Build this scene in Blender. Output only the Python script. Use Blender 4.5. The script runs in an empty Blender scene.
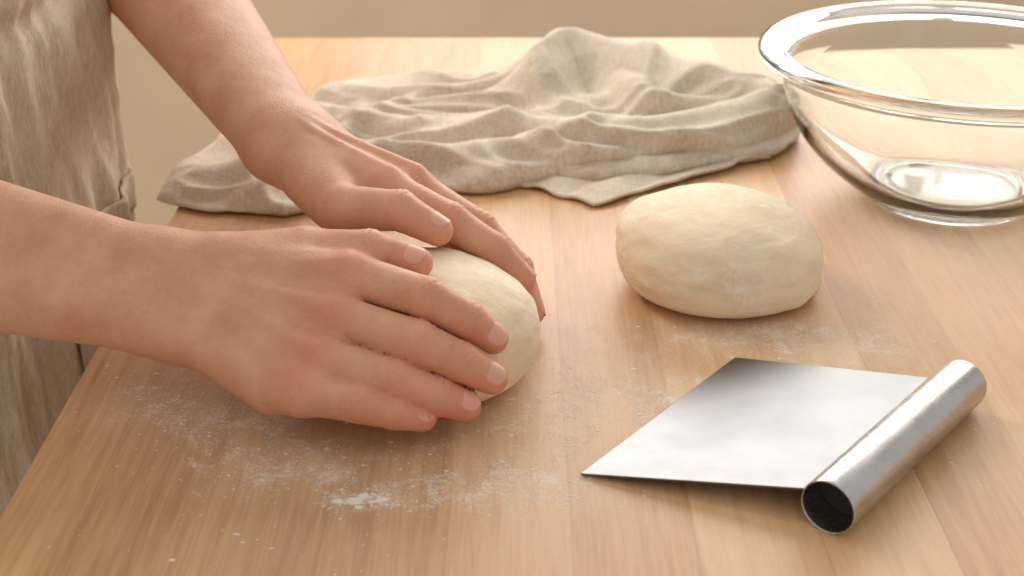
import bpy, math, random
import numpy as np
from mathutils import Vector, noise as mnoise

random.seed(7); np.random.seed(7)
Z0 = 0.85          # table-top height above the floor
H = 0.39           # camera height above the table top
scene = bpy.context.scene
scene.view_settings.view_transform = 'Standard'

# ------------------------------------------------------------------ helpers
def new_mat(name):
    m = bpy.data.materials.new(name); m.use_nodes = True
    nt = m.node_tree
    return m, nt, nt.nodes['Principled BSDF'], nt.nodes['Material Output']

def N(nt, typ, **kw):
    n = nt.nodes.new(typ)
    for k, v in kw.items():
        if k in n.inputs: n.inputs[k].default_value = v
        else: setattr(n, k, v)
    return n

def ramp(nt, fac, stops):
    r = nt.nodes.new('ShaderNodeValToRGB')
    el = r.color_ramp.elements
    while len(el) < len(stops): el.new(0.5)
    for e, (p, c) in zip(el, stops):
        e.position = p; e.color = (*c, 1) if len(c) == 3 else c
    nt.links.new(fac, r.inputs['Fac'])
    return r

def mix(nt, fac, a, b, mode='MIX'):
    m = nt.nodes.new('ShaderNodeMix'); m.data_type = 'RGBA'; m.blend_type = mode
    for key, val in ((0, fac), (6, a), (7, b)):
        if isinstance(val, bpy.types.NodeSocket): nt.links.new(val, m.inputs[key])
        else: m.inputs[key].default_value = val if key == 0 else (*val, 1)
    return m.outputs[2]

def math_n(nt, op, a, b=None, clamp=False):
    m = nt.nodes.new('ShaderNodeMath'); m.operation = op; m.use_clamp = clamp
    for i, v in enumerate((a, b)):
        if v is None: continue
        if isinstance(v, bpy.types.NodeSocket): nt.links.new(v, m.inputs[i])
        else: m.inputs[i].default_value = v
    return m.outputs[0]

def pos(nt, scale=(1, 1, 1)):
    g = nt.nodes.new('ShaderNodeNewGeometry')
    mp = nt.nodes.new('ShaderNodeMapping'); mp.inputs['Scale'].default_value = scale
    nt.links.new(g.outputs['Position'], mp.inputs['Vector'])
    return mp.outputs['Vector']

def noise_n(nt, vec, scale, detail=4, rough=0.5, dist=0.0):
    n = N(nt, 'ShaderNodeTexNoise'); n.inputs['Scale'].default_value = scale
    n.inputs['Detail'].default_value = detail; n.inputs['Roughness'].default_value = rough
    n.inputs['Distortion'].default_value = dist
    nt.links.new(vec, n.inputs['Vector'])
    return n.outputs['Fac']

def bump(nt, height, strength, dist, bsdf, prev=None):
    b = nt.nodes.new('ShaderNodeBump'); b.inputs['Strength'].default_value = strength
    b.inputs['Distance'].default_value = dist
    nt.links.new(height, b.inputs['Height'])
    if prev is not None: nt.links.new(prev, b.inputs['Normal'])
    if bsdf is not None: nt.links.new(b.outputs['Normal'], bsdf.inputs['Normal'])
    return b.outputs['Normal']

def mk(name, verts, faces, mat=None, smooth=True, parent=None, attrs=None, z0=Z0):
    v = np.asarray(verts, dtype=np.float64).copy(); v[:, 2] += z0
    me = bpy.data.meshes.new(name)
    me.from_pydata(v.tolist(), [], faces if isinstance(faces, list) else faces.tolist())
    if mat is not None:
        for m in (mat if isinstance(mat, (list, tuple)) else [mat]): me.materials.append(m)
    if smooth: me.polygons.foreach_set('use_smooth', [True] * len(me.polygons))
    if attrs:
        for k, a in attrs.items():
            at = me.attributes.new(k, 'FLOAT', 'POINT'); at.data.foreach_set('value', np.asarray(a, dtype=np.float32))
    me.update()
    ob = bpy.data.objects.new(name, me); scene.collection.objects.link(ob)
    if parent: ob.parent = parent
    return ob

def empty(name):
    e = bpy.data.objects.new(name, None); scene.collection.objects.link(e); return e

def box(name, lo, hi, mat, parent=None, bevel=0.0, z0=Z0):
    x0, y0, a = lo; x1, y1, b = hi
    v = [(x0,y0,a),(x1,y0,a),(x1,y1,a),(x0,y1,a),(x0,y0,b),(x1,y0,b),(x1,y1,b),(x0,y1,b)]
    f = [(3,2,1,0),(4,5,6,7),(0,1,5,4),(1,2,6,5),(2,3,7,6),(3,0,4,7)]
    ob = mk(name, v, f, mat, smooth=False, parent=parent, z0=z0)
    if bevel:
        bv = ob.modifiers.new('bevel', 'BEVEL'); bv.width = bevel; bv.segments = 3
    return ob

def grid_faces(nu, nv, wrap_u=False, flip=False, wrap_v=False):
    f = []
    for i in range(nu if wrap_u else nu - 1):
        i2 = (i + 1) % nu
        for j in range(nv if wrap_v else nv - 1):
            j2 = (j + 1) % nv
            q = (i * nv + j, i2 * nv + j, i2 * nv + j2, i * nv + j2)
            f.append(q[::-1] if flip else q)
    return f

# ------------------------------------------------------------------ implicit surface tools
def smin(a, b, k):
    h = np.clip(0.5 + 0.5 * (b - a) / k, 0, 1)
    return b * (1 - h) + a * h - k * h * (1 - h)

def cone(P, a, b, r1, r2):
    a = np.asarray(a, float); b = np.asarray(b, float); ba = b - a
    pa = P - a
    t = np.clip(pa @ ba / max(ba @ ba, 1e-12), 0, 1)
    return np.linalg.norm(pa - t[:, None] * ba, axis=1) - (r1 + (r2 - r1) * t)

def ellip(P, c, r):
    r = np.asarray(r, float); q = (P - np.asarray(c, float))
    k0 = np.linalg.norm(q / r, axis=1); k1 = np.linalg.norm(q / (r * r), axis=1) + 1e-9
    return k0 * (k0 - 1) / k1

def chain_group(P, prims, k):
    d = None
    for pr in prims:
        e = cone(P, *pr) if len(pr) == 4 else ellip(P, *pr)
        d = e if d is None else smin(d, e, k)
    return d

def ev(fn, P, chunk=400000):
    return np.concatenate([fn(P[i:i + chunk]) for i in range(0, len(P), chunk)])

def isosurface(fn, lo, hi, h):
    lo = np.asarray(lo, float); hi = np.asarray(hi, float)
    nb = np.ceil((hi - lo) / (4 * h)).astype(int)
    I = np.stack(np.meshgrid(*[np.arange(n) for n in nb], indexing='ij'), -1).reshape(-1, 3)
    dc = ev(fn, lo + (I * 4 + 1.5) * h)
    n = nb * 4
    D = np.repeat(np.repeat(np.repeat(dc.reshape(nb), 4, 0), 4, 1), 4, 2)
    act = I[np.abs(dc) < 6.0 * h]
    off = np.stack(np.meshgrid(*[np.arange(4)] * 3, indexing='ij'), -1).reshape(-1, 3)
    F = (act[:, None, :] * 4 + off[None]).reshape(-1, 3)
    D[F[:, 0], F[:, 1], F[:, 2]] = ev(fn, lo + F * h)
    neg = D < 0
    cs = np.zeros(np.array(D.shape) - 1, int)
    C = [(x, y, z) for x in (0, 1) for y in (0, 1) for z in (0, 1)]
    for x, y, z in C:
        cs += neg[x:n[0] - 1 + x, y:n[1] - 1 + y, z:n[2] - 1 + z]
    active = (cs > 0) & (cs < 8)
    ids = np.argwhere(active); idx = -np.ones(active.shape, int)
    idx[active] = np.arange(len(ids))
    acc = np.zeros((len(ids), 3)); cnt = np.zeros(len(ids))
    for c0 in C:
        for ax in range(3):
            if c0[ax]: continue
            c1 = list(c0); c1[ax] = 1
            a0 = ids + c0; a1 = ids + c1
            d0 = D[a0[:, 0], a0[:, 1], a0[:, 2]]; d1 = D[a1[:, 0], a1[:, 1], a1[:, 2]]
            m = (d0 < 0) != (d1 < 0)
            t = d0[m] / (d0[m] - d1[m])
            p = np.tile(np.array(c0, float), (m.sum(), 1)); p[:, ax] += t
            acc[m] += p; cnt[m] += 1
    V = lo + h * (ids + acc / cnt[:, None])
    faces = []
    for ax in range(3):
        b, c = (ax + 1) % 3, (ax + 2) % 3
        sl0 = [slice(None)] * 3; sl1 = [slice(None)] * 3
        sl0[ax] = slice(0, -1); sl1[ax] = slice(1, None)
        n0 = neg[tuple(sl0)]; n1 = neg[tuple(sl1)]
        E = np.argwhere(n0 != n1)
        E = E[(E[:, b] > 0) & (E[:, c] > 0) & (E[:, b] < n[b] - 1) & (E[:, c] < n[c] - 1)]
        inside = n0[E[:, 0], E[:, 1], E[:, 2]]
        q = []
        for db, dcc in ((-1, -1), (0, -1), (0, 0), (-1, 0)):
            e = E.copy(); e[:, b] += db; e[:, c] += dcc
            q.append(idx[e[:, 0], e[:, 1], e[:, 2]])
        q = np.stack(q, 1)
        q[~inside] = q[~inside][:, ::-1]
        faces.append(q[(q >= 0).all(1)])
    F = np.concatenate(faces)
    for _ in range(2):
        d = ev(fn, V); g = grad(fn, V)
        V = V - np.clip(d, -h, h)[:, None] * g
    return V, F

def grad(fn, V, e=0.0004):
    g = np.zeros_like(V)
    for a in range(3):
        o = np.zeros(3); o[a] = e
        g[:, a] = ev(fn, V + o) - ev(fn, V - o)
    return g / (np.linalg.norm(g, axis=1)[:, None] + 1e-12)

# ------------------------------------------------------------------ materials
def skin_material():
    m, nt, b, o = new_mat('skin')
    p = pos(nt)
    n1 = noise_n(nt, p, 34, 5, 0.62); n2 = noise_n(nt, p, 190, 3, 0.6)
    base = ramp(nt, n1, [(0.3, (0.59, 0.29, 0.175)), (0.7, (0.73, 0.41, 0.265))]).outputs['Color']
    at = N(nt, 'ShaderNodeAttribute', attribute_name='red')
    c = mix(nt, at.outputs['Fac'], base, (0.69, 0.235, 0.155))
    fr = ramp(nt, n2, [(0.58, (0, 0, 0)), (0.75, (0.24, 0.24, 0.24))]).outputs['Color']
    c = mix(nt, fr, c, (0.47, 0.20, 0.12))
    nt.links.new(c, b.inputs['Base Color'])
    b.inputs['Roughness'].default_value = 0.52
    b.inputs['Subsurface Weight'].default_value = 0.15
    b.inputs['Subsurface Radius'].default_value = (1.0, 0.35, 0.2)
    b.inputs['Subsurface Scale'].default_value = 0.004
    b.inputs['Specular IOR Level'].default_value = 0.36
    v = N(nt, 'ShaderNodeTexVoronoi'); v.inputs['Scale'].default_value = 620; nt.links.new(p, v.inputs['Vector'])
    nn = bump(nt, v.outputs['Distance'], 0.24, 0.0007, None)
    bump(nt, noise_n(nt, p, 80, 5, 0.62), 0.30, 0.0016, b, nn)
    return m

def nail_material():
    m, nt, b, o = new_mat('nail')
    b.inputs['Base Color'].default_value = (0.72, 0.375, 0.27, 1)
    b.inputs['Roughness'].default_value = 0.38
    return m

def cloth_material(name, c1, c2, bs=0.5):
    m, nt, b, o = new_mat(name)
    p = pos(nt)
    n1 = noise_n(nt, p, 9, 5, 0.6); n2 = noise_n(nt, pos(nt, (330, 330, 60)), 3.2, 2, 0.5)
    n4 = noise_n(nt, pos(nt, (600, 60, 60)), 1.6, 2, .5); n5 = noise_n(nt, pos(nt, (60, 600, 60)), 1.6, 2, .5)
    s = math_n(nt, 'ADD', math_n(nt, 'MULTIPLY', n4, 0.5), math_n(nt, 'MULTIPLY', n5, 0.5))
    s = math_n(nt, 'ADD', math_n(nt, 'MULTIPLY', s, 0.6), math_n(nt, 'MULTIPLY', n2, 0.4))
    s2 = math_n(nt, 'ADD', math_n(nt, 'MULTIPLY', s, 0.75), math_n(nt, 'MULTIPLY', n1, 0.25))
    nt.links.new(ramp(nt, s2, [(0.38, c1), (0.62, c2)]).outputs['Color'], b.inputs['Base Color'])
    b.inputs['Roughness'].default_value = 0.95
    b.inputs['Specular IOR Level'].default_value = 0.12
    nn = bump(nt, s, bs, 0.0028, None)
    bump(nt, noise_n(nt, p, 50, 4, 0.6), 0.35, 0.005, b, nn)
    return m

def plain(name, c, rough=0.8, metal=0.0, nscale=6, var=0.05):
    m, nt, b, o = new_mat(name)
    n = noise_n(nt, pos(nt), nscale, 4, 0.5)
    lo = tuple(x * (1 - var) for x in c); hi = tuple(min(1, x * (1 + var)) for x in c)
    nt.links.new(ramp(nt, n, [(0.3, lo), (0.7, hi)]).outputs['Color'], b.inputs['Base Color'])
    b.inputs['Roughness'].default_value = rough; b.inputs['Metallic'].default_value = metal
    return m

SKIN = skin_material(); NAIL = nail_material()

def wood_material():
    m, nt, b, o = new_mat('maple_wood')
    g = nt.nodes.new('ShaderNodeNewGeometry'); sp = nt.nodes.new('ShaderNodeSeparateXYZ')
    nt.links.new(g.outputs['Position'], sp.inputs[0])
    px = math_n(nt, 'MULTIPLY', math_n(nt, 'ADD', sp.outputs['X'], 0.031), 17.0)
    plank = math_n(nt, 'FLOOR', px)
    wn = N(nt, 'ShaderNodeTexWhiteNoise', noise_dimensions='1D'); nt.links.new(plank, wn.inputs['W'])
    cmb = nt.nodes.new('ShaderNodeCombineXYZ')
    nt.links.new(sp.outputs['X'], cmb.inputs[0])
    nt.links.new(math_n(nt, 'ADD', sp.outputs['Y'], math_n(nt, 'MULTIPLY', wn.outputs['Value'], 7.0)), cmb.inputs[1])
    def P2(s):
        mp = nt.nodes.new('ShaderNodeMapping'); mp.inputs['Scale'].default_value = s
        nt.links.new(cmb.outputs[0], mp.inputs['Vector']); return mp.outputs['Vector']
    grain = noise_n(nt, P2((1, 0.06, 1)), 120, 5, 0.65, 0.8)
    fine = noise_n(nt, P2((1, 0.03, 1)), 560, 3, 0.65)
    big = noise_n(nt, pos(nt, (1, 0.5, 1)), 8, 4, 0.6, 1.2)
    f = math_n(nt, 'ADD', math_n(nt, 'MULTIPLY', grain, 0.38), math_n(nt, 'MULTIPLY', fine, 0.24))
    f = math_n(nt, 'ADD', f, math_n(nt, 'MULTIPLY', big, 0.22))
    f = math_n(nt, 'ADD', f, math_n(nt, 'MULTIPLY', wn.outputs['Value'], 0.18))
    col = ramp(nt, f, [(0.34, (0.45, 0.225, 0.09)), (0.5, (0.61, 0.355, 0.17)), (0.66, (0.73, 0.475, 0.26))]).outputs['Color']
    fr = math_n(nt, 'FRACT', px)
    edge = math_n(nt, 'LESS_THAN', fr, 0.018)
    col = mix(nt, math_n(nt, 'MULTIPLY', edge, 0.24), col, (0.36, 0.19, 0.09))
    at = N(nt, 'ShaderNodeAttribute', attribute_name='flour')
    fl1 = noise_n(nt, pos(nt), 60, 6, 0.75, 0.5); fl2 = noise_n(nt, pos(nt), 520, 3, 0.7)
    q = math_n(nt, 'ADD', math_n(nt, 'MULTIPLY', fl1, 0.6), math_n(nt, 'MULTIPLY', fl2, 0.4))
    th = math_n(nt, 'SUBTRACT', q, math_n(nt, 'SUBTRACT', 0.635, math_n(nt, 'MULTIPLY', at.outputs['Fac'], 0.17)))
    msk = math_n(nt, 'MULTIPLY', th, 7.0, clamp=True)
    msk = math_n(nt, 'MULTIPLY', msk, math_n(nt, 'MULTIPLY', at.outputs['Fac'], 1.5, clamp=True))
    msk = math_n(nt, 'ADD', math_n(nt, 'MULTIPLY', msk, 0.6), math_n(nt, 'MULTIPLY', at.outputs['Fac'], 0.14), clamp=True)
    col2 = mix(nt, msk, col, (0.86, 0.80, 0.72))
    nt.links.new(col2, b.inputs['Base Color'])
    rr = math_n(nt, 'ADD', 0.37, math_n(nt, 'MULTIPLY', grain, 0.14))
    rr = math_n(nt, 'ADD', rr, math_n(nt, 'MULTIPLY', msk, 0.4))
    nt.links.new(rr, b.inputs['Roughness'])
    nn = bump(nt, grain, 0.10, 0.001, None)
    bump(nt, msk, 0.4, 0.0008, b, nn)
    return m

# ------------------------------------------------------------------ room
wallm = plain('wall_paint', (0.73, 0.61, 0.46), 0.9)
floorm = plain('floor_tile', (0.46, 0.37, 0.26), 0.6)
trim = plain('trim_paint', (0.75, 0.70, 0.62), 0.5)
box('floor', (-2.6, -2.0, -0.05), (3.2, 2.6, 0.0), floorm, z0=0)
WX0, WX1, WZ0, WZ1 = -0.35, 1.95, 1.15, 2.35
wb = empty('wall_back')
box('lower', (-2.6, 2.6, 0.0), (3.2, 2.72, WZ0), wallm, wb, z0=0)
box('upper', (-2.6, 2.6, WZ1), (3.2, 2.72, 2.7), wallm, wb, z0=0)
box('left_part', (-2.6, 2.6, WZ0), (WX0, 2.72, WZ1), wallm, wb, z0=0)
box('right_part', (WX1, 2.6, WZ0), (3.2, 2.72, WZ1), wallm, wb, z0=0)
box('wall_left', (-2.7, -2.0, 0.0), (-2.6, 2.7, 2.7), wallm, z0=0)
box('baseboard_back', (-2.6, 2.585, 0.0), (3.2, 2.6, 0.09), trim, z0=0)
win = empty('window_1')
t = .045
box('frame_bottom', (WX0, 2.58, WZ0 - .02), (WX1, 2.70, WZ0 + t), trim, win, .004, z0=0)
box('frame_top', (WX0, 2.60, WZ1 - t), (WX1, 2.70, WZ1), trim, win, .004, z0=0)
box('frame_left', (WX0, 2.60, WZ0), (WX0 + t, 2.70, WZ1), trim, win, .004, z0=0)
box('frame_right', (WX1 - t, 2.60, WZ0), (WX1, 2.70, WZ1), trim, win, .004, z0=0)
box('mullion', ((WX0 + WX1) / 2 - .02, 2.62, WZ0), ((WX0 + WX1) / 2 + .02, 2.68, WZ1), trim, win, .004, z0=0)

# ------------------------------------------------------------------ table
WOOD = wood_material()
table = empty('wooden_table')
TX0, TX1, TY0, TY1 = -0.246, 1.05, 0.12, 1.447
flour_spots = [(-.158,.666,.055,.035,.85),(-.113,.616,.045,.022,.85),(-.07,.588,.018,.009,1.2),(-.006,.597,.05,.02,.8),
    (-.203,.699,.03,.03,.7),(.082,.688,.045,.03,.75),(.149,.772,.055,.022,1.0),(.20,.745,.05,.03,.75),(.03,.62,.06,.04,.45),
    (.10,.74,.06,.05,.5),(.03,.82,.05,.06,.5),(-.10,.56,.1,.05,.4),(.24,.80,.06,.06,.5),(-.05,.66,.10,.05,.45),(.0,.70,.06,.05,.5),
    (.22,.66,.06,.05,.4),(.28,.60,.06,.05,.3)]
def flour_d(x, y):
    s = 0
    for cx, cy, sx, sy, a in flour_spots:
        s = s + a * np.exp(-((x - cx) / sx) ** 2 - ((y - cy) / sy) ** 2)
    return s
nx, ny = 260, 266
gx, gy = np.meshgrid(np.linspace(TX0, TX1, nx), np.linspace(TY0, TY1, ny), indexing='ij')
top = np.stack([gx.ravel(), gy.ravel(), np.zeros(nx * ny)], 1)
mk('table_top_surface', top, grid_faces(nx, ny), WOOD, smooth=False, parent=table, attrs={'flour': np.clip(flour_d(gx, gy).ravel(), 0, 1)})
box('table_slab', (TX0, TY0, -0.038), (TX1, TY1, -0.0004), WOOD, table, 0.0004)
for i, (lx, ly) in enumerate([(TX0 + .06, TY0 + .06), (TX1 - .13, TY0 + .06), (TX0 + .06, TY1 - .13), (TX1 - .13, TY1 - .13)]):
    box('leg_%d' % (i + 1), (lx, ly, -Z0), (lx + .07, ly + .07, -0.038), WOOD, table, 0.003)
box('apron_rail', (TX0 + .08, TY0 + .08, -0.12), (TX0 + .10, TY1 - .08, -0.038), WOOD, table)

SV, SF = [], []
cnt = 0
while cnt < 2400:
    s = random.choice(flour_spots)
    x = random.gauss(s[0], s[2] * .62); y = random.gauss(s[1], s[3] * .62)
    if random.random() > s[4] or x < TX0 + .004: continue
    r = min(0.0011, 0.00020 * math.exp(abs(random.gauss(0, .62)))); n0 = len(SV)
    if cnt < 7: x, y, r = -.07 + random.gauss(0, .012), .588 + random.gauss(0, .003), random.uniform(.0015, .003)
    ring = 7; ph = random.random() * 6
    for k in range(ring):
        rr = r * random.uniform(.7, 1.3); an = ph + k * 6.2832 / ring
        SV.append((x + rr * math.cos(an) * 1.4, y + rr * math.sin(an), 0.0001))
    SV.append((x, y, r * .4))
    for k in range(ring): SF.append((n0 + k, n0 + (k + 1) % ring, n0 + ring))
    cnt += 1
mk('flour_dusting', SV, SF, plain('flour', (0.80, 0.74, 0.65), 0.95))

# ------------------------------------------------------------------ dough balls
def dough_mat():
    m, nt, b, o = new_mat('dough')
    p = pos(nt)
    n = noise_n(nt, p, 24, 5, 0.6, .5); n2 = noise_n(nt, p, 150, 5, 0.75)
    c = ramp(nt, n, [(0.3, (0.80, 0.645, 0.435)), (0.65, (0.86, 0.725, 0.53))]).outputs['Color']
    pat = noise_n(nt, p, 18, 3, .6)
    k = math_n(nt, 'MULTIPLY', ramp(nt, n2, [(0.46, (0, 0, 0)), (0.62, (1, 1, 1))]).outputs['Color'], ramp(nt, pat, [(0.42, (.1, .1, .1)), (0.62, (.75, .75, .75))]).outputs['Color'])
    c = mix(nt, k, c, (0.89, 0.83, 0.72))
    nt.links.new(c, b.inputs['Base Color'])
    b.inputs['Roughness'].default_value = 0.70
    b.inputs['Specular IOR Level'].default_value = 0.3
    b.inputs['Subsurface Weight'].default_value = 0.15
    b.inputs['Subsurface Radius'].default_value = (1, .7, .4); b.inputs['Subsurface Scale'].default_value = 0.005
    nn = bump(nt, n, 0.38, 0.005, None)
    bump(nt, n2, 0.48, 0.0015, b, nn)
    return m
DOUGH = dough_mat()
def dough(cx, cy, a, b, c, seed, name='dough_ball', skew=0.0, low=.55, up=.88):
    nu, nv = 140, 90; V = []
    for i in range(nu):
        th = 2 * math.pi * i / nu
        for j in range(nv):
            ph = -math.pi / 2 + math.pi * j / (nv - 1)
            d = Vector((math.cos(ph) * math.cos(th), math.cos(ph) * math.sin(th), math.sin(ph)))
            nz = mnoise.noise(d * 1.5 + Vector((seed, 0, 0))) * 0.05 + mnoise.noise(d * 4 + Vector((0, seed, 0))) * 0.018
            nz += mnoise.noise(d * 9 + Vector((0, 0, seed))) * 0.007
            r = 1 + nz
            cp = max(math.cos(ph), 0)
            cr = cp ** (low if ph < 0 else up)
            x, y, z = a * r * cr * math.cos(th), a * r * cr * math.sin(th), b * r * math.sin(ph)
            z = c + z + skew * x
            lim = 0.0006
            if z < 0.008: z = 0.008 - (0.008 - lim) * (1 - math.exp(-(0.008 - z) / (0.008 - lim)))
            if ph < -1.2: z = min(z, 0.002)
            V.append((cx + x, cy + y, z))
    return mk(name, V, grid_faces(nu, nv, True), DOUGH)
dough(.1325, .838, .0675, .0350, .0260, 3.1, skew=-0.05, low=.60)
dough(-.0505, .721, .0665, .0375, .0290, 8.7)

# ------------------------------------------------------------------ hands and arms
def A(*p): return np.array(p, float)

def build_arm(name, spec, lo, hi, h, parent):
    palm = spec['palm']; kp = spec['kp']; arm = spec['arm']; fingers = spec['fingers']
    def fn(P):
        pd = chain_group(P, palm, kp)
        ad = chain_group(P, arm, 0.02)
        pd = smin(pd, ad, 0.020)
        for tn in spec.get('tendons', []):
            pd = smin(pd, cone(P, *tn), 0.005)
        res = None
        for f in fingers:
            j = f['j']; r = f['r']
            pr = [(j[i], j[i + 1], r[i], r[i + 1]) for i in range(len(j) - 1)]
            d = chain_group(P, pr, 0.002)
            d = smin(pd, d, f.get('k', 0.007))
            res = d if res is None else smin(res, d, 0.0010)
        return res
    V, F = isosurface(fn, lo, hi, h)
    G = grad(fn, V)
    red = np.zeros(len(V)); disp = np.zeros(len(V))
    for f in fingers:
        j = f['j']; r = f['r']; n = f['n'] / np.linalg.norm(f['n'])
        tip = j[-1]
        red += 0.60 * np.exp(-(np.linalg.norm(V - tip, axis=1) / 0.013) ** 2)
        if not f.get('mcp'): red += 0.38 * np.exp(-(np.linalg.norm(V - j[0] - n * .01, axis=1) / 0.012) ** 2)
        for q in range(1, len(j) - 1):
            if q == 1 and f.get('mcp', False):
                red += 0.35 * np.exp(-(np.linalg.norm(V - j[q], axis=1) / 0.014) ** 2); continue
            red += 0.45 * np.exp(-(np.linalg.norm(V - j[q], axis=1) / 0.011) ** 2)
            t = (j[q + 1] - j[q - 1]); t /= np.linalg.norm(t)
            rel = V - j[q]; s = rel @ t; rad = np.linalg.norm(rel - s[:, None] * t, axis=1)
            dors = np.clip(G @ n, 0, 1) ** 1.5 * (rad < r[q] * 1.35)
            wob = 0.0006 * np.sin((rel @ np.cross(t, n)) * 900)
            for so, am in ((-.0036, .0007), (0, .0011), (.0036, .0007)):
                disp -= dors * am * np.exp(-((s - so + wob) / .0010) ** 2)
            disp += dors * 0.0010 * np.exp(-(s / .006) ** 2)
            disp -= (rad < r[q] * 1.3) * 0.0004 * np.exp(-(s / .001) ** 2) * np.clip(-(G @ n) + .2, 0, 1)
    V = V + disp[:, None] * G
    ob = mk(name, V, F, SKIN, parent=parent, attrs={'red': np.clip(red, 0, 1)})
    for k, f in enumerate(fingers):
        j = f['j']; r = f['r'][-1]; T = j[-1] - j[-2]; T /= np.linalg.norm(T)
        n = f['n'] - (f['n'] @ T) * T; n /= np.linalg.norm(n); S = np.cross(T, n)
        nu, nv = 17, 17; NV = []
        L0, L1 = -0.0070 * f.get('ns', 1), 0.0050 * f.get('ns', 1)
        for a in range(nu):
            for b2 in range(nv):
                u = -1 + 2 * a / (nu - 1); v = b2 / (nv - 1)
                e = abs(2 * v - 1); wd = (1 - e ** 2.6) ** 0.5 if e < 1 else 0.0
                ang = u * wd * math.radians(46)
                s = L0 + (L1 - L0) * v
                rr = r + (f['r'][-2] - r) * max(0, -s) / np.linalg.norm(j[-1] - j[-2])
                droop = 0.10 * max(0, s) + 8 * max(0, s) ** 2
                lift = 0.00018
                if abs(u) > .9 or v < .07: lift = -0.0003
                NV.append(j[-1] + T * s + (rr + lift - droop) * (math.sin(ang) * S + math.cos(ang) * n))
        mk('%s_nail_%d' % (name, k + 1), NV, grid_faces(nu, nv), NAIL, parent=parent)
    return ob

baker = empty('baker')

w = A(-.187, .703, .0585); ac = A(.0, .0105, .0080)
nR = A(-.1, -.55, .82); nn_ = nR / np.linalg.norm(nR)
iM, mM, rM, pM = A(-.087,.700,.070), A(-.0937,.676,.0565), A(-.101,.656,.0430), A(-.109,.641,.0310)
wk = w + nn_ * .016
rightspec = dict(
    palm=[(w + ac, iM, .0178, .0128), (w + ac * .3, mM, .0183, .0130), (w - ac * .4, rM, .0182, .0126), (w - ac, pM, .0182, .0118),
          (w + A(.03, .015, .010), A(-.118, .722, .072), .0175, .0135),
          (w + A(.02, -.012, -.016), A(-.125, .650, .028), .0175, .0130)],
    kp=.009,
    tendons=[(wk + A(.02,.004,.002), iM + nn_ * .0112, .0020, .0028), (wk + A(.02, .0, .0), mM + nn_ * .0112, .0020, .0028),
             (wk + A(.02,-.004,-.002), rM + nn_ * .0110, .0020, .0026), (wk + A(.02,-.008,-.005), pM + nn_ * .0102, .002, .0024)],
    arm=[(w + ac * 1.0, A(-.43, .742, .118), .0190, .036), (w - ac * 1.1, A(-.43, .722, .088), .0205, .036),
         (A(-.43, .732, .10), A(-.445, .77, .40), .041, .050)],
    fingers=[
        dict(j=[iM, A(-.0450,.676,.0675), A(-.0240,.6745,.0560), A(-.0105,.6750,.0450)], r=[.0126,.0116,.0104,.0087], n=nR),
        dict(j=[mM, A(-.0490,.658,.0508), A(-.0268,.657,.0400), A(-.0108,.658,.0300)], r=[.0126,.0117,.0105,.0088], n=nR),
        dict(j=[rM, A(-.0600,.645,.0354), A(-.0390,.645,.0260), A(-.0245,.649,.0185)], r=[.0122,.0112,.0100,.0084], n=nR),
        dict(j=[pM, A(-.0785,.6355,.0275), A(-.0605,.636,.0220), A(-.0465,.640,.0165)], r=[.0112,.0101,.0090,.0076], n=nR, ns=.85),
        dict(j=[A(-.155,.718,.064), A(-.114,.728,.0715), A(-.078,.717,.0775), A(-.052,.709,.0735)], r=[.0160,.0135,.0113,.0090], n=A(-.1,-.45,.9), mcp=True, k=.010),
    ])
build_arm('right_hand_and_arm', rightspec, (-.50, .60, -.002), (.012, .83, .46), .0012, baker)

w = A(-.140, .850, .095)
iM, mM, rM, pM = A(-.0753,.790,.086), A(-.062,.809,.080), A(-.060,.828,.070), A(-.068,.844,.058)
leftspec = dict(
    palm=[(w + A(-.004,-.012,-.001), iM, .0170, .0126), (w, mM, .0175, .0128), (w + A(.006,.008,-.004), rM, .0172, .0124), (w + A(.010,.014,-.008), pM, .0168, .0116),
          (w + A(.008,-.022,-.008), A(-.104, .782, .078), .0170, .0140)],
    kp=.009,
    tendons=[(w + A(.012,-.016,.0145), iM + A(.003,0,.0100), .0020, .0026), (w + A(.015,-.010,.0145), mM + A(.005,.0,.0100), .0020, .0026)],
    arm=[(w + A(-.010,-.008,.0), A(-.280, 1.068, .155), .0180, .036), (w + A(.006,.008,-.002), A(-.258, 1.092, .150), .0180, .036),
         (A(-.268, 1.08, .155), A(-.43, 1.10, .43), .041, .050)],
    fingers=[
        dict(j=[iM, A(-.0363,.771,.0725), A(-.0112,.7685,.0555), A(.0060,.768,.0370)], r=[.0120,.0110,.0099,.0083], n=A(.35,.2,.9)),
        dict(j=[mM, A(-.020,.800,.0560), A(.003,.791,.0330), A(.0120,.773,.0125)], r=[.0118,.0106,.0096,.0080], n=A(.7,.4,.5)),
        dict(j=[rM, A(-.024,.822,.0450), A(-.004,.813,.0250), A(.004,.796,.0110)], r=[.0114,.0102,.0092,.0078], n=A(.6,.5,.6)),
        dict(j=[pM, A(-.042,.838,.0350), A(-.024,.828,.0200), A(-.010,.814,.0120)], r=[.0104,.0092,.0084,.0072], n=A(.5,.6,.6), ns=.85),
        dict(j=[A(-.122,.812,.086), A(-.099,.768,.0820), A(-.0645,.758,.0845), A(-.0425,.750,.0755)], r=[.0165,.0140,.0116,.0090], n=A(.2,-.1,.95), mcp=True, k=.010),
    ])
build_arm('left_hand_and_arm', leftspec, (-.49, .69, -.002), (.04, 1.17, .49), .0013, baker)

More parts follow.
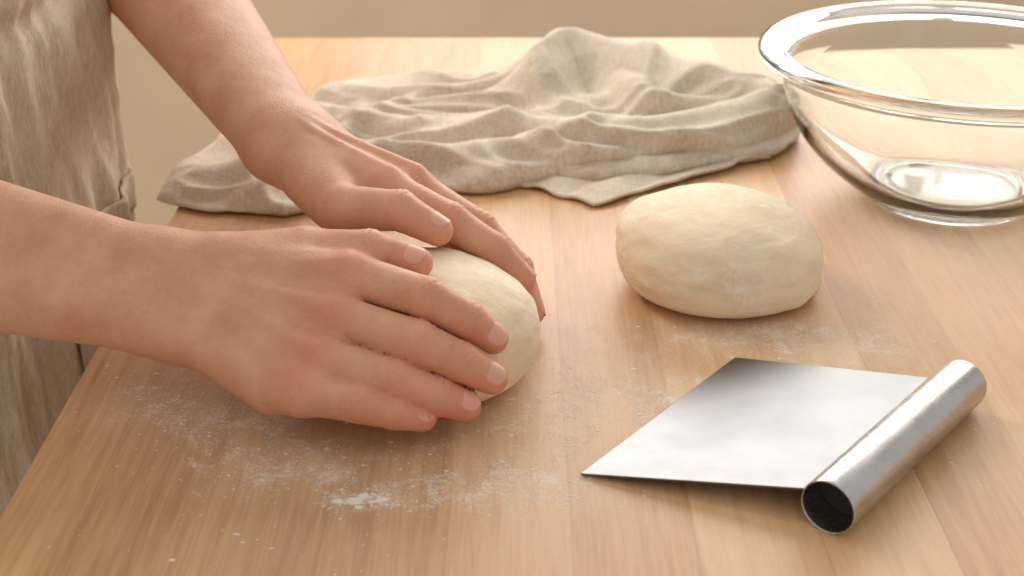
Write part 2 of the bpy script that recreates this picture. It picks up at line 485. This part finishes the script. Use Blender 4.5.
# --- body ----------------------------------------------------------------
BX, BY = -.475, .93
def body(P):
    d = chain_group(P, [
        (A(BX, BY-.075, -.05), A(BX, BY-.07, .10), .105, .095), (A(BX, BY+.075, -.05), A(BX, BY+.07, .10), .105, .095),
        (A(BX, BY-.07, .10), A(BX+.02, BY-.09, .40), .095, .088), (A(BX, BY+.07, .10), A(BX+.02, BY+.09, .40), .095, .088),
        (A(BX+.02, BY-.13, .435), A(BX+.02, BY+.13, .435), .055, .055),
        (A(BX+.02, BY, .46), A(BX+.045, BY, .56), .060, .052),
        (A(BX, BY-.09, -.08), A(BX+.01, BY-.09, -.42), .088, .060), (A(BX, BY+.09, -.08), A(BX+.01, BY+.09, -.42), .088, .060)], .05)
    legs = chain_group(P, [(A(BX+.01, BY-.09, -.42), A(BX-.02, BY-.09, -.78), .060, .042), (A(BX+.01, BY+.09, -.42), A(BX-.02, BY+.09, -.78), .060, .042),
        (A(BX-.05, BY-.09, -.815), A(BX+.13, BY-.10, -.822), .034, .026), (A(BX-.05, BY+.09, -.815), A(BX+.13, BY+.10, -.822), .034, .026)], .02)
    d = smin(d, legs, .02)
    hd = chain_group(P, [(A(BX+.07, BY, .67), A(.088, .076, .095)), (A(BX+.095, BY, .615), A(.065, .055, .055)),
        (A(BX+.155, BY, .665), A(BX+.168, BY, .640), .008, .013), (A(BX+.06, BY-.078, .655), A(.018, .010, .030)), (A(BX+.06, BY+.078, .655), A(.018, .010, .030)),
        (A(BX+.150, BY-.018, .607), A(BX+.150, BY+.018, .607), .007, .007)], .012)
    return smin(d, hd, .02)
V, F = isosurface(body, (-.72, .66, -.852), (-.26, 1.2, .80), .007)
bm_ = mk('body', V, F, [plain('shirt', (0.55, 0.50, 0.42), 0.9), plain('trousers', (0.10, 0.11, 0.14), 0.9), SKIN, plain('shoes', (0.05, 0.04, 0.03), 0.5)],
         parent=baker, attrs={'red': np.zeros(len(V))})
fz = V[F].mean(1)[:, 2]
mi = np.where(fz > .50, 2, np.where(fz > .02, 0, np.where(fz > -.79, 1, 3))).astype(np.int32)
bm_.data.polygons.foreach_set('material_index', mi)
def hair(P):
    d = ellip(P, A(BX+.055, BY, .69), A(.098, .086, .092)); cut = (P[:, 0] - (BX + .10)) * .8 - (P[:, 2] - .70) * .6
    d = np.maximum(d, cut)
    return smin(d, ellip(P, A(BX-.05, BY, .70), A(.045, .045, .045)), .02)
V, F = isosurface(hair, (-.62, .82, .55), (-.28, 1.04, .80), .006)
mk('hair', V, F, plain('hair', (0.09, 0.05, 0.03), 0.5, nscale=60, var=.3), parent=baker)
eye_w = plain('eye_white', (.8, .78, .75), .3); eye_d = plain('eye_iris', (.10, .06, .04), .3)
for sgn, nm in ((-1, 'right'), (1, 'left')):
    for r_, c_, mm, tag in ((.0115, A(BX + .140, BY + sgn * .030, .672), eye_w, 'eye'), (.0058, A(BX + .1475, BY + sgn * .030, .670), eye_d, 'iris')):
        V, F = isosurface(lambda P: np.linalg.norm(P - c_, axis=1) - r_, c_ - .016, c_ + .016, .0015)
        mk(tag + '_' + nm, V, F, mm, parent=baker)
def sleeve(nm, a, b, r1, r2):
    fn = lambda P: np.maximum(cone(P, a, b, r1, r2), -(P - b) @ ((a - b) / np.linalg.norm(a - b)))
    lo = np.minimum(a, b) - .08; hi = np.maximum(a, b) + .08
    V, F = isosurface(fn, lo, hi, .005)
    mk(nm, V, F, bpy.data.materials['shirt'], parent=baker)
sleeve('sleeve_right', A(-.45, .785, .43), A(-.441, .758, .27), .066, .060)
sleeve('sleeve_left', A(-.45, 1.09, .43), A(-.345, 1.09, .285), .066, .060)

# --- apron ------------------------------------------------------------------
APRON = cloth_material('apron_linen', (0.50, 0.41, 0.30), (0.72, 0.62, 0.48))
ACX, ACY = -.450, .935
def apron_pt(th, z, off=0.0):
    flare = 0.02 * max(0, -z - .05) / .4
    a = .150 + flare; b = .205 + flare
    if z > .18: b -= .35 * (z - .18) * 0.5
    e = 2 / 2.7
    c, s = math.cos(th), math.sin(th)
    x = a * math.copysign(abs(c) ** e, c); y = b * math.copysign(abs(s) ** e, s)
    q = Vector((th * 3.2, z * 1.3, 1.7))
    f = 0.010 * mnoise.noise(q) * (1 + max(0, -z) * 2.2) + 0.009 * mnoise.noise(Vector((th * 9, z * 4, 4.2)))
    f += 0.0050 * (1 - 2.2 * abs(mnoise.noise(Vector((th * 7 + z * 8, z * 6 - th * 3, 9.)))))
    f += 0.0013 * (1 - 2.2 * abs(mnoise.noise(Vector((th * 20 - z * 16, z * 26 + th * 7, 3.)))))
    f += -0.006 * math.exp(-((z - .165) / .010) ** 2)
    r = 1 + (f + off) / .16
    return (ACX + x * r, ACY + y * r, z)
nt_, nz_ = 320, 320
V = []
for i in range(nt_):
    th = math.radians(-130 + 260 * i / (nt_ - 1))
    for j in range(nz_): V.append(apron_pt(th, -.45 + .80 * j / (nz_ - 1)))
ap = mk('apron', V, grid_faces(nt_, nz_), APRON, parent=baker)
so = ap.modifiers.new('thick', 'SOLIDIFY'); so.thickness = .0015
def apron_patch(nm, t0, t1, z0, z1, off, slant=0.0, n1=80, n2=60):
    V = []
    for i in range(n1):
        u = i / (n1 - 1)
        for j in range(n2):
            v = j / (n2 - 1)
            V.append(apron_pt(math.radians(t0 + (t1 - t0) * u), z0 + (z1 - z0) * v + slant * u * v, off))
    o = mk(nm, V, grid_faces(n1, n2), APRON, parent=baker); s = o.modifiers.new('t', 'SOLIDIFY'); s.thickness = .002; s.offset = 1
apron_patch('apron_pocket', -12, 74, -.16, -.008, .0022, .045)
apron_patch('pocket_hem', -12, 74, -.020, -.008, .0035, .045, 100, 8)

# ------------------------------------------------------------------ kitchen towel
TOWEL = cloth_material('towel_linen', (0.55, 0.46, 0.36), (0.83, 0.74, 0.62), .7)
fx = [-.262,-.22,-.166,-.12,-.085,-.017,.02,.06,.10,.176,.215,.238]
ff = [.985,.962,.953,.985,1.003,1.003,1.018,1.040,1.050,1.072,1.100,1.130]
bx = [-.262,-.245,-.178,-.15,-.03,.04,.10,.16,.21,.238]
bf = [1.04,1.09,1.21,1.27,1.30,1.33,1.33,1.29,1.22,1.16]
ridges = [  # polyline (x,y,h), width
    ([(-.09,1.16,.012),(-.02,1.18,.020),(.012,1.215,.034),(.036,1.25,.047),(.07,1.245,.042),(.12,1.215,.034),(.18,1.165,.030),(.222,1.140,.024)], .030),
    ([(-.16,1.15,.014),(-.10,1.115,.020),(-.03,1.10,.022),(.05,1.09,.025),(.12,1.10,.024),(.20,1.120,.024)], .021),
    ([(-.15,1.24,.010),(-.08,1.22,.016),(-.01,1.235,.022),(.03,1.26,.026)], .016),
    ([(-.24,1.02,.008),(-.17,1.06,.016),(-.11,1.13,.016),(-.07,1.22,.012)], .016),
    ([(-.20,.985,.008),(-.13,1.03,.014),(-.05,1.035,.017),(.03,1.055,.016)], .015),
    ([(.07,1.25,.014),(.085,1.20,.020),(.11,1.15,.020),(.17,1.13,.018)], .014),
    ([(-.22,1.09,.008),(-.19,1.03,.008),(-.19,.98,.006)], .013)]
def seg_h(x, y, pts, wd):
    best = np.full(x.shape, 9.0); hh = np.zeros(x.shape)
    for (x0, y0, h0), (x1, y1, h1) in zip(pts[:-1], pts[1:]):
        dx, dy = x1 - x0, y1 - y0
        t = np.clip(((x - x0) * dx + (y - y0) * dy) / (dx * dx + dy * dy), 0, 1)
        d = np.hypot(x - x0 - t * dx, y - y0 - t * dy); m = d < best
        best = np.where(m, d, best); hh = np.where(m, h0 + (h1 - h0) * t, hh)
    return hh * np.exp(-(best / wd) ** 2 * .9)
nu, nv = 420, 280
U = np.linspace(0, 1, nu); W_ = np.linspace(0, 1, nv)
xs = np.zeros((nu, nv)); ys = np.zeros((nu, nv))
for i, u in enumerate(U):
    x = -.262 + .50 * u
    f = np.interp(x, fx, ff); b = np.interp(x, bx, bf)
    f += .003 * math.sin(x * 60) + .0015 * mnoise.noise(Vector((x * 90, 0, 0))); b += .004 * math.sin(x * 45 + 1)
    xs[i] = x; ys[i] = f + (b - f) * W_
warpx = np.zeros_like(xs); warpy = np.zeros_like(xs); nz1 = np.zeros_like(xs)
for i in range(nu):
    for j in range(nv):
        v = Vector((xs[i, j] * 7, ys[i, j] * 7, 0))
        warpx[i, j] = wx = mnoise.noise(v) * .025; warpy[i, j] = wy = mnoise.noise(v + Vector((5, 5, 3))) * .025
        X, Y = xs[i, j] + wx * 2, ys[i, j] + wy * 2
        a = max(0, 1 - abs(mnoise.noise(Vector((X * 6 + Y * 5, Y * 14 - X * 3, 2.2)))) * 2.2)
        c = max(0, 1 - abs(mnoise.noise(Vector((X * 13 - Y * 10, Y * 24 + X * 8, 7.7)))) * 2.3)
        e = mnoise.noise(Vector((X * 38, Y * 55, 1.7)))
        nz1[i, j] = .012 * a ** 1.8 + .0066 * c ** 1.8 + .0013 * e
X2 = xs + warpx; Y2 = ys + warpy
hs = np.zeros_like(xs)
for pts, wd in ridges:
    e = seg_h(X2, Y2, pts, wd); hs = smin(-hs, -e, .004) * -1 + .15 * np.minimum(hs, e)
hs -= hs.min()
def blur(a, n):
    for _ in range(n):
        p = np.pad(a, 1, mode='edge')
        a = (p[1:-1, 1:-1] * 2 + p[:-2, 1:-1] + p[2:, 1:-1] + p[1:-1, :-2] + p[1:-1, 2:]) / 6
    return a
hs = blur(hs, 5); nz1 = blur(nz1, 3)
uu = np.repeat(U[:, None], nv, 1); vv = np.repeat(W_[None], nu, 0)
span = (ys[:, -1:] - ys[:, :1])
front = vv * span
roll = np.clip((xs - .0) / .06, 0, 1)
de = np.minimum(np.minimum(uu, 1 - uu) * .50, np.minimum(front * (1 + roll * 1.5), (1 - vv) * span))
rampe = np.sqrt(np.clip(1 - (1 - np.clip(de / .018, 0, 1)) ** 2, 0, 1))
zz = .0020 + (hs + .0025 + .009 * roll + nz1) * rampe
lean = np.clip(hs + nz1, 0, .035) * rampe
yo = ys - lean * .60 - .004 * roll * rampe
tv = np.stack([xs.ravel(), yo.ravel(), zz.ravel()], 1)
towel = empty('linen_towel')
t1 = mk('towel_upper_layer', tv, grid_faces(nu, nv), TOWEL, parent=towel)
s = t1.modifiers.new('thick', 'SOLIDIFY'); s.thickness = .002; s.offset = 1
def flat_piece(nm, C00, C10, C11, C01, z0, n1=110, n2=80, amp=.006, seed=3.):
    V = []
    for i in range(n1):
        for j in range(n2):
            u, v = i / (n1 - 1), j / (n2 - 1)
            p = (C00 * (1-u) * (1-v) + C10 * u * (1-v) + C11 * u * v + C01 * (1-u) * v)
            h = z0 + amp * max(0, mnoise.noise(Vector((p[0] * 30, p[1] * 12, seed)))) + .003 * abs(math.sin(u * 9 + v * 3)) * min(1, v * 5 + .3)
            V.append((p[0] + .002 * math.sin(v * 20), p[1] + .0022 * math.sin(u * 17), h))
    t2 = mk(nm, V, grid_faces(n1, n2), TOWEL, parent=towel)
    s = t2.modifiers.new('thick', 'SOLIDIFY'); s.thickness = .0022; s.offset = 1
flat_piece('towel_lower_corner', A(-.015,1.03), A(.060,.974), A(.205,1.075), A(.06,1.10), .0012)
path = [A(.020,1.047), A(.07,1.043), A(.12,1.055), A(.17,1.076), A(.205,1.103), A(.220,1.135), A(.205,1.165)]
nS, nC = 150, 40; V = []
for i in range(nS):
    u = i / (nS - 1) * (len(path) - 1); k = min(int(u), len(path) - 2); f = u - k
    p = path[k] * (1 - f) + path[k + 1] * f
    tg = (path[min(k + 1, len(path) - 1)] - path[k])
    if f > .5 and k + 2 < len(path): tg = tg * (1.5 - f) + (path[k + 2] - path[k + 1]) * (f - .5)
    elif f < .5 and k > 0: tg = tg * (.5 + f) + (path[k] - path[k - 1]) * (.5 - f)
    tg /= np.linalg.norm(tg); nr = A(tg[1], -tg[0])
    end = min(1, (i / 12) ** .5, ((nS - 1 - i) / 10) ** .5)
    for j in range(nC):
        an = 2 * math.pi * j / nC
        ca = math.cos(an); sa = math.sin(an)
        wv = 1 + .25 * mnoise.noise(Vector((i * .05, ca, 3.3)))
        hx = .022 * ca * wv * (.4 + .6 * end); hz = (.0075 * wv * math.copysign(abs(sa) ** .7, sa)) * (.15 + .85 * end)
        z = max(.0012, .0085 + hz + .0022 * mnoise.noise(Vector((i * .12, an * 1.5, 8.))) - .001)
        V.append((p[0] + nr[0] * hx, p[1] + nr[1] * hx, z))
fc = grid_faces(nS, nC, wrap_v=True)
fc.append(tuple(range(nC))); fc.append(tuple((nS - 1) * nC + k for k in range(nC - 1, -1, -1)))
mk('towel_folded_band', V, fc, TOWEL, parent=towel)

# ------------------------------------------------------------------ glass bowl
def glass_mat():
    m, nt, b, o = new_mat('clear_glass')
    b.inputs['Base Color'].default_value = (0.965, 0.985, 0.975, 1)
    b.inputs['Roughness'].default_value = 0.02
    b.inputs['Transmission Weight'].default_value = 1.0
    b.inputs['IOR'].default_value = 1.45
    return m
def smooth_profile(pts, sub=5):
    out = []
    P = [np.array(p, float) for p in pts]
    for i in range(len(P) - 1):
        p0 = P[max(i - 1, 0)]; p1 = P[i]; p2 = P[i + 1]; p3 = P[min(i + 2, len(P) - 1)]
        for k in range(sub):
            t = k / sub
            out.append(.5 * (2 * p1 + (p2 - p0) * t + (2 * p0 - 5 * p1 + 4 * p2 - p3) * t * t + (3 * p1 - p0 - 3 * p2 + p3) * t ** 3))
    out.append(P[-1]); return out
prof = [(.0005,.0018),(.025,.0018),(.048,.0018),(.053,.0006),(.057,.0010),(.061,.0050),(.077,.0150),(.099,.0330),(.117,.0560),(.127,.0800),(.130,.0970),
        (.134,.1035),(.1425,.1050),(.1475,.1080),(.1475,.1125),(.1425,.1150),(.134,.1145),(.1270,.1080),(.1240,.0800),(.1142,.0575),(.0963,.0358),(.0740,.0187),(.055,.0095),(.030,.0075),(.0005,.0070)]
pp = smooth_profile(prof); nseg = 128; V = []
for i in range(nseg):
    an = 2 * math.pi * i / nseg
    for r, z in pp: V.append((.326 + max(r, .0003) * math.cos(an), .993 + max(r, .0003) * math.sin(an), z))
mk('glass_mixing_bowl', V, grid_faces(nseg, len(pp), True), glass_mat())

# ------------------------------------------------------------------ bench scraper
def steel(name, rough, aniso_scale, g0=.60, g1=.72, ns=60, rv=.16):
    m, nt, b, o = new_mat(name)
    n = noise_n(nt, pos(nt, aniso_scale), ns, 4, 0.6)
    b.inputs['Metallic'].default_value = 1.0
    nt.links.new(ramp(nt, n, [(0.3, (g0, g0 * .995, g0 * .99)), (0.7, (g1, g1 * .995, g1 * .99))]).outputs['Color'], b.inputs['Base Color'])
    sm = noise_n(nt, pos(nt), 30, 6, 0.75)
    nt.links.new(math_n(nt, 'ADD', rough - rv / 2, math_n(nt, 'MULTIPLY', sm, rv)), b.inputs['Roughness'])
    bump(nt, n, 0.05, 0.0004, b)
    return m
scraper = empty('bench_scraper')
TA, TB = A(.148, .561, .0138), A(.246, .682, .0138)
D = (TB - TA) / np.linalg.norm(TB - TA); S = np.cross(D, A(0, 0, 1)); UZ = A(0, 0, 1)
ro, ri, L = .0140, .0130, np.linalg.norm(TB - TA)
prof = [(0.02, ri), (0.0008, ri), (0.0002, ri + .0003), (0, ri + .0005), (.0003, ro - .0001), (.0012, ro), (L * .25, ro), (L * .5, ro), (L * .75, ro), (L - .0012, ro), (L - .0003, ro - .0001), (L, ri + .0005), (L - .0008, ri), (L * .5, ri), (.02, ri)]
V = []; ns = 96
for i in range(ns):
    an = 2 * math.pi * i / ns
    for s_, r_ in prof: V.append(TA + D * s_ + r_ * (math.cos(an) * S + math.sin(an) * UZ))
mk('handle', V, grid_faces(ns, len(prof), True, flip=False), steel('handle_steel', .28, (1, 1, 1), .46, .56), parent=scraper)
V = []; cp = [(.018, 0.0001), (.018, ri - .0002), (L - .018, ri - .0002), (L - .018, .0001)]
for i in range(48):
    an = 2 * math.pi * i / 48
    for s_, r_ in cp: V.append(TA + D * s_ + r_ * (math.cos(an) * S + math.sin(an) * UZ))
mk('handle_bore_shade', V, grid_faces(48, 4, True), plain('bore_shade_black', (.02, .02, .02), .7), smooth=False, parent=scraper)  # black plug stands in for the shade deep inside the hollow tube
c0 = A(.0343, .610, .0005); c1 = A(.1303, .7354, .0005)
d0 = TA + D * .008 - S * .0133; d1 = TB - D * .006 - S * .0133
th = A(0, 0, .0011)
V = [c0, d0, d1, c1, c0 + th, d0 + th, d1 + th, c1 + th]
bl = mk('blade', V, [(3,2,1,0),(4,5,6,7),(0,1,5,4),(1,2,6,5),(2,3,7,6),(3,0,4,7)], steel('blade_steel', .34, (.4, .4, 1), .185, .215, 90, .14), smooth=False, parent=scraper)
bv = bl.modifiers.new('b', 'BEVEL'); bv.width = .0003; bv.segments = 2

# ------------------------------------------------------------------ lights
def area(name, loc, target, size, power, col):
    l = bpy.data.lights.new(name, 'AREA'); l.shape = 'RECTANGLE'; l.size = size[0]; l.size_y = size[1]; l.energy = power; l.color = col
    o = bpy.data.objects.new(name, l); scene.collection.objects.link(o)
    o.location = loc; o.rotation_euler = (Vector(target) - Vector(loc)).to_track_quat('-Z', 'Y').to_euler()
area('window_daylight', ((WX0 + WX1) / 2, 2.59, (WZ0 + WZ1) / 2), ((WX0 + WX1) / 2, 0, (WZ0 + WZ1) / 2 - .3), (WX1 - WX0 - .1, WZ1 - WZ0 - .1), 42, (1.0, .97, .93))
area('back_left_key_light', (-1.5, 1.9, Z0 + 1.5), (.1, .8, Z0), (.9, .9), 33, (1.0, .95, .88))  # added soft key lamp, high at the back left; no side window exists
wd = bpy.data.worlds.new('world'); scene.world = wd; wd.use_nodes = True
wd.node_tree.nodes['Background'].inputs[0].default_value = (1.0, .945, .88, 1)
wd.node_tree.nodes['Background'].inputs[1].default_value = 0.68

# ------------------------------------------------------------------ camera
cd = bpy.data.cameras.new('camera'); cam = bpy.data.objects.new('camera', cd); scene.collection.objects.link(cam)
cam.location = (0, 0, Z0 + H); cam.rotation_euler = (math.radians(90 - 25.06), 0, 0)
cd.lens = 50; cd.sensor_width = 36; cd.clip_start = .02
cd.dof.use_dof = True; cd.dof.focus_distance = .80; cd.dof.aperture_fstop = 9
scene.camera = cam
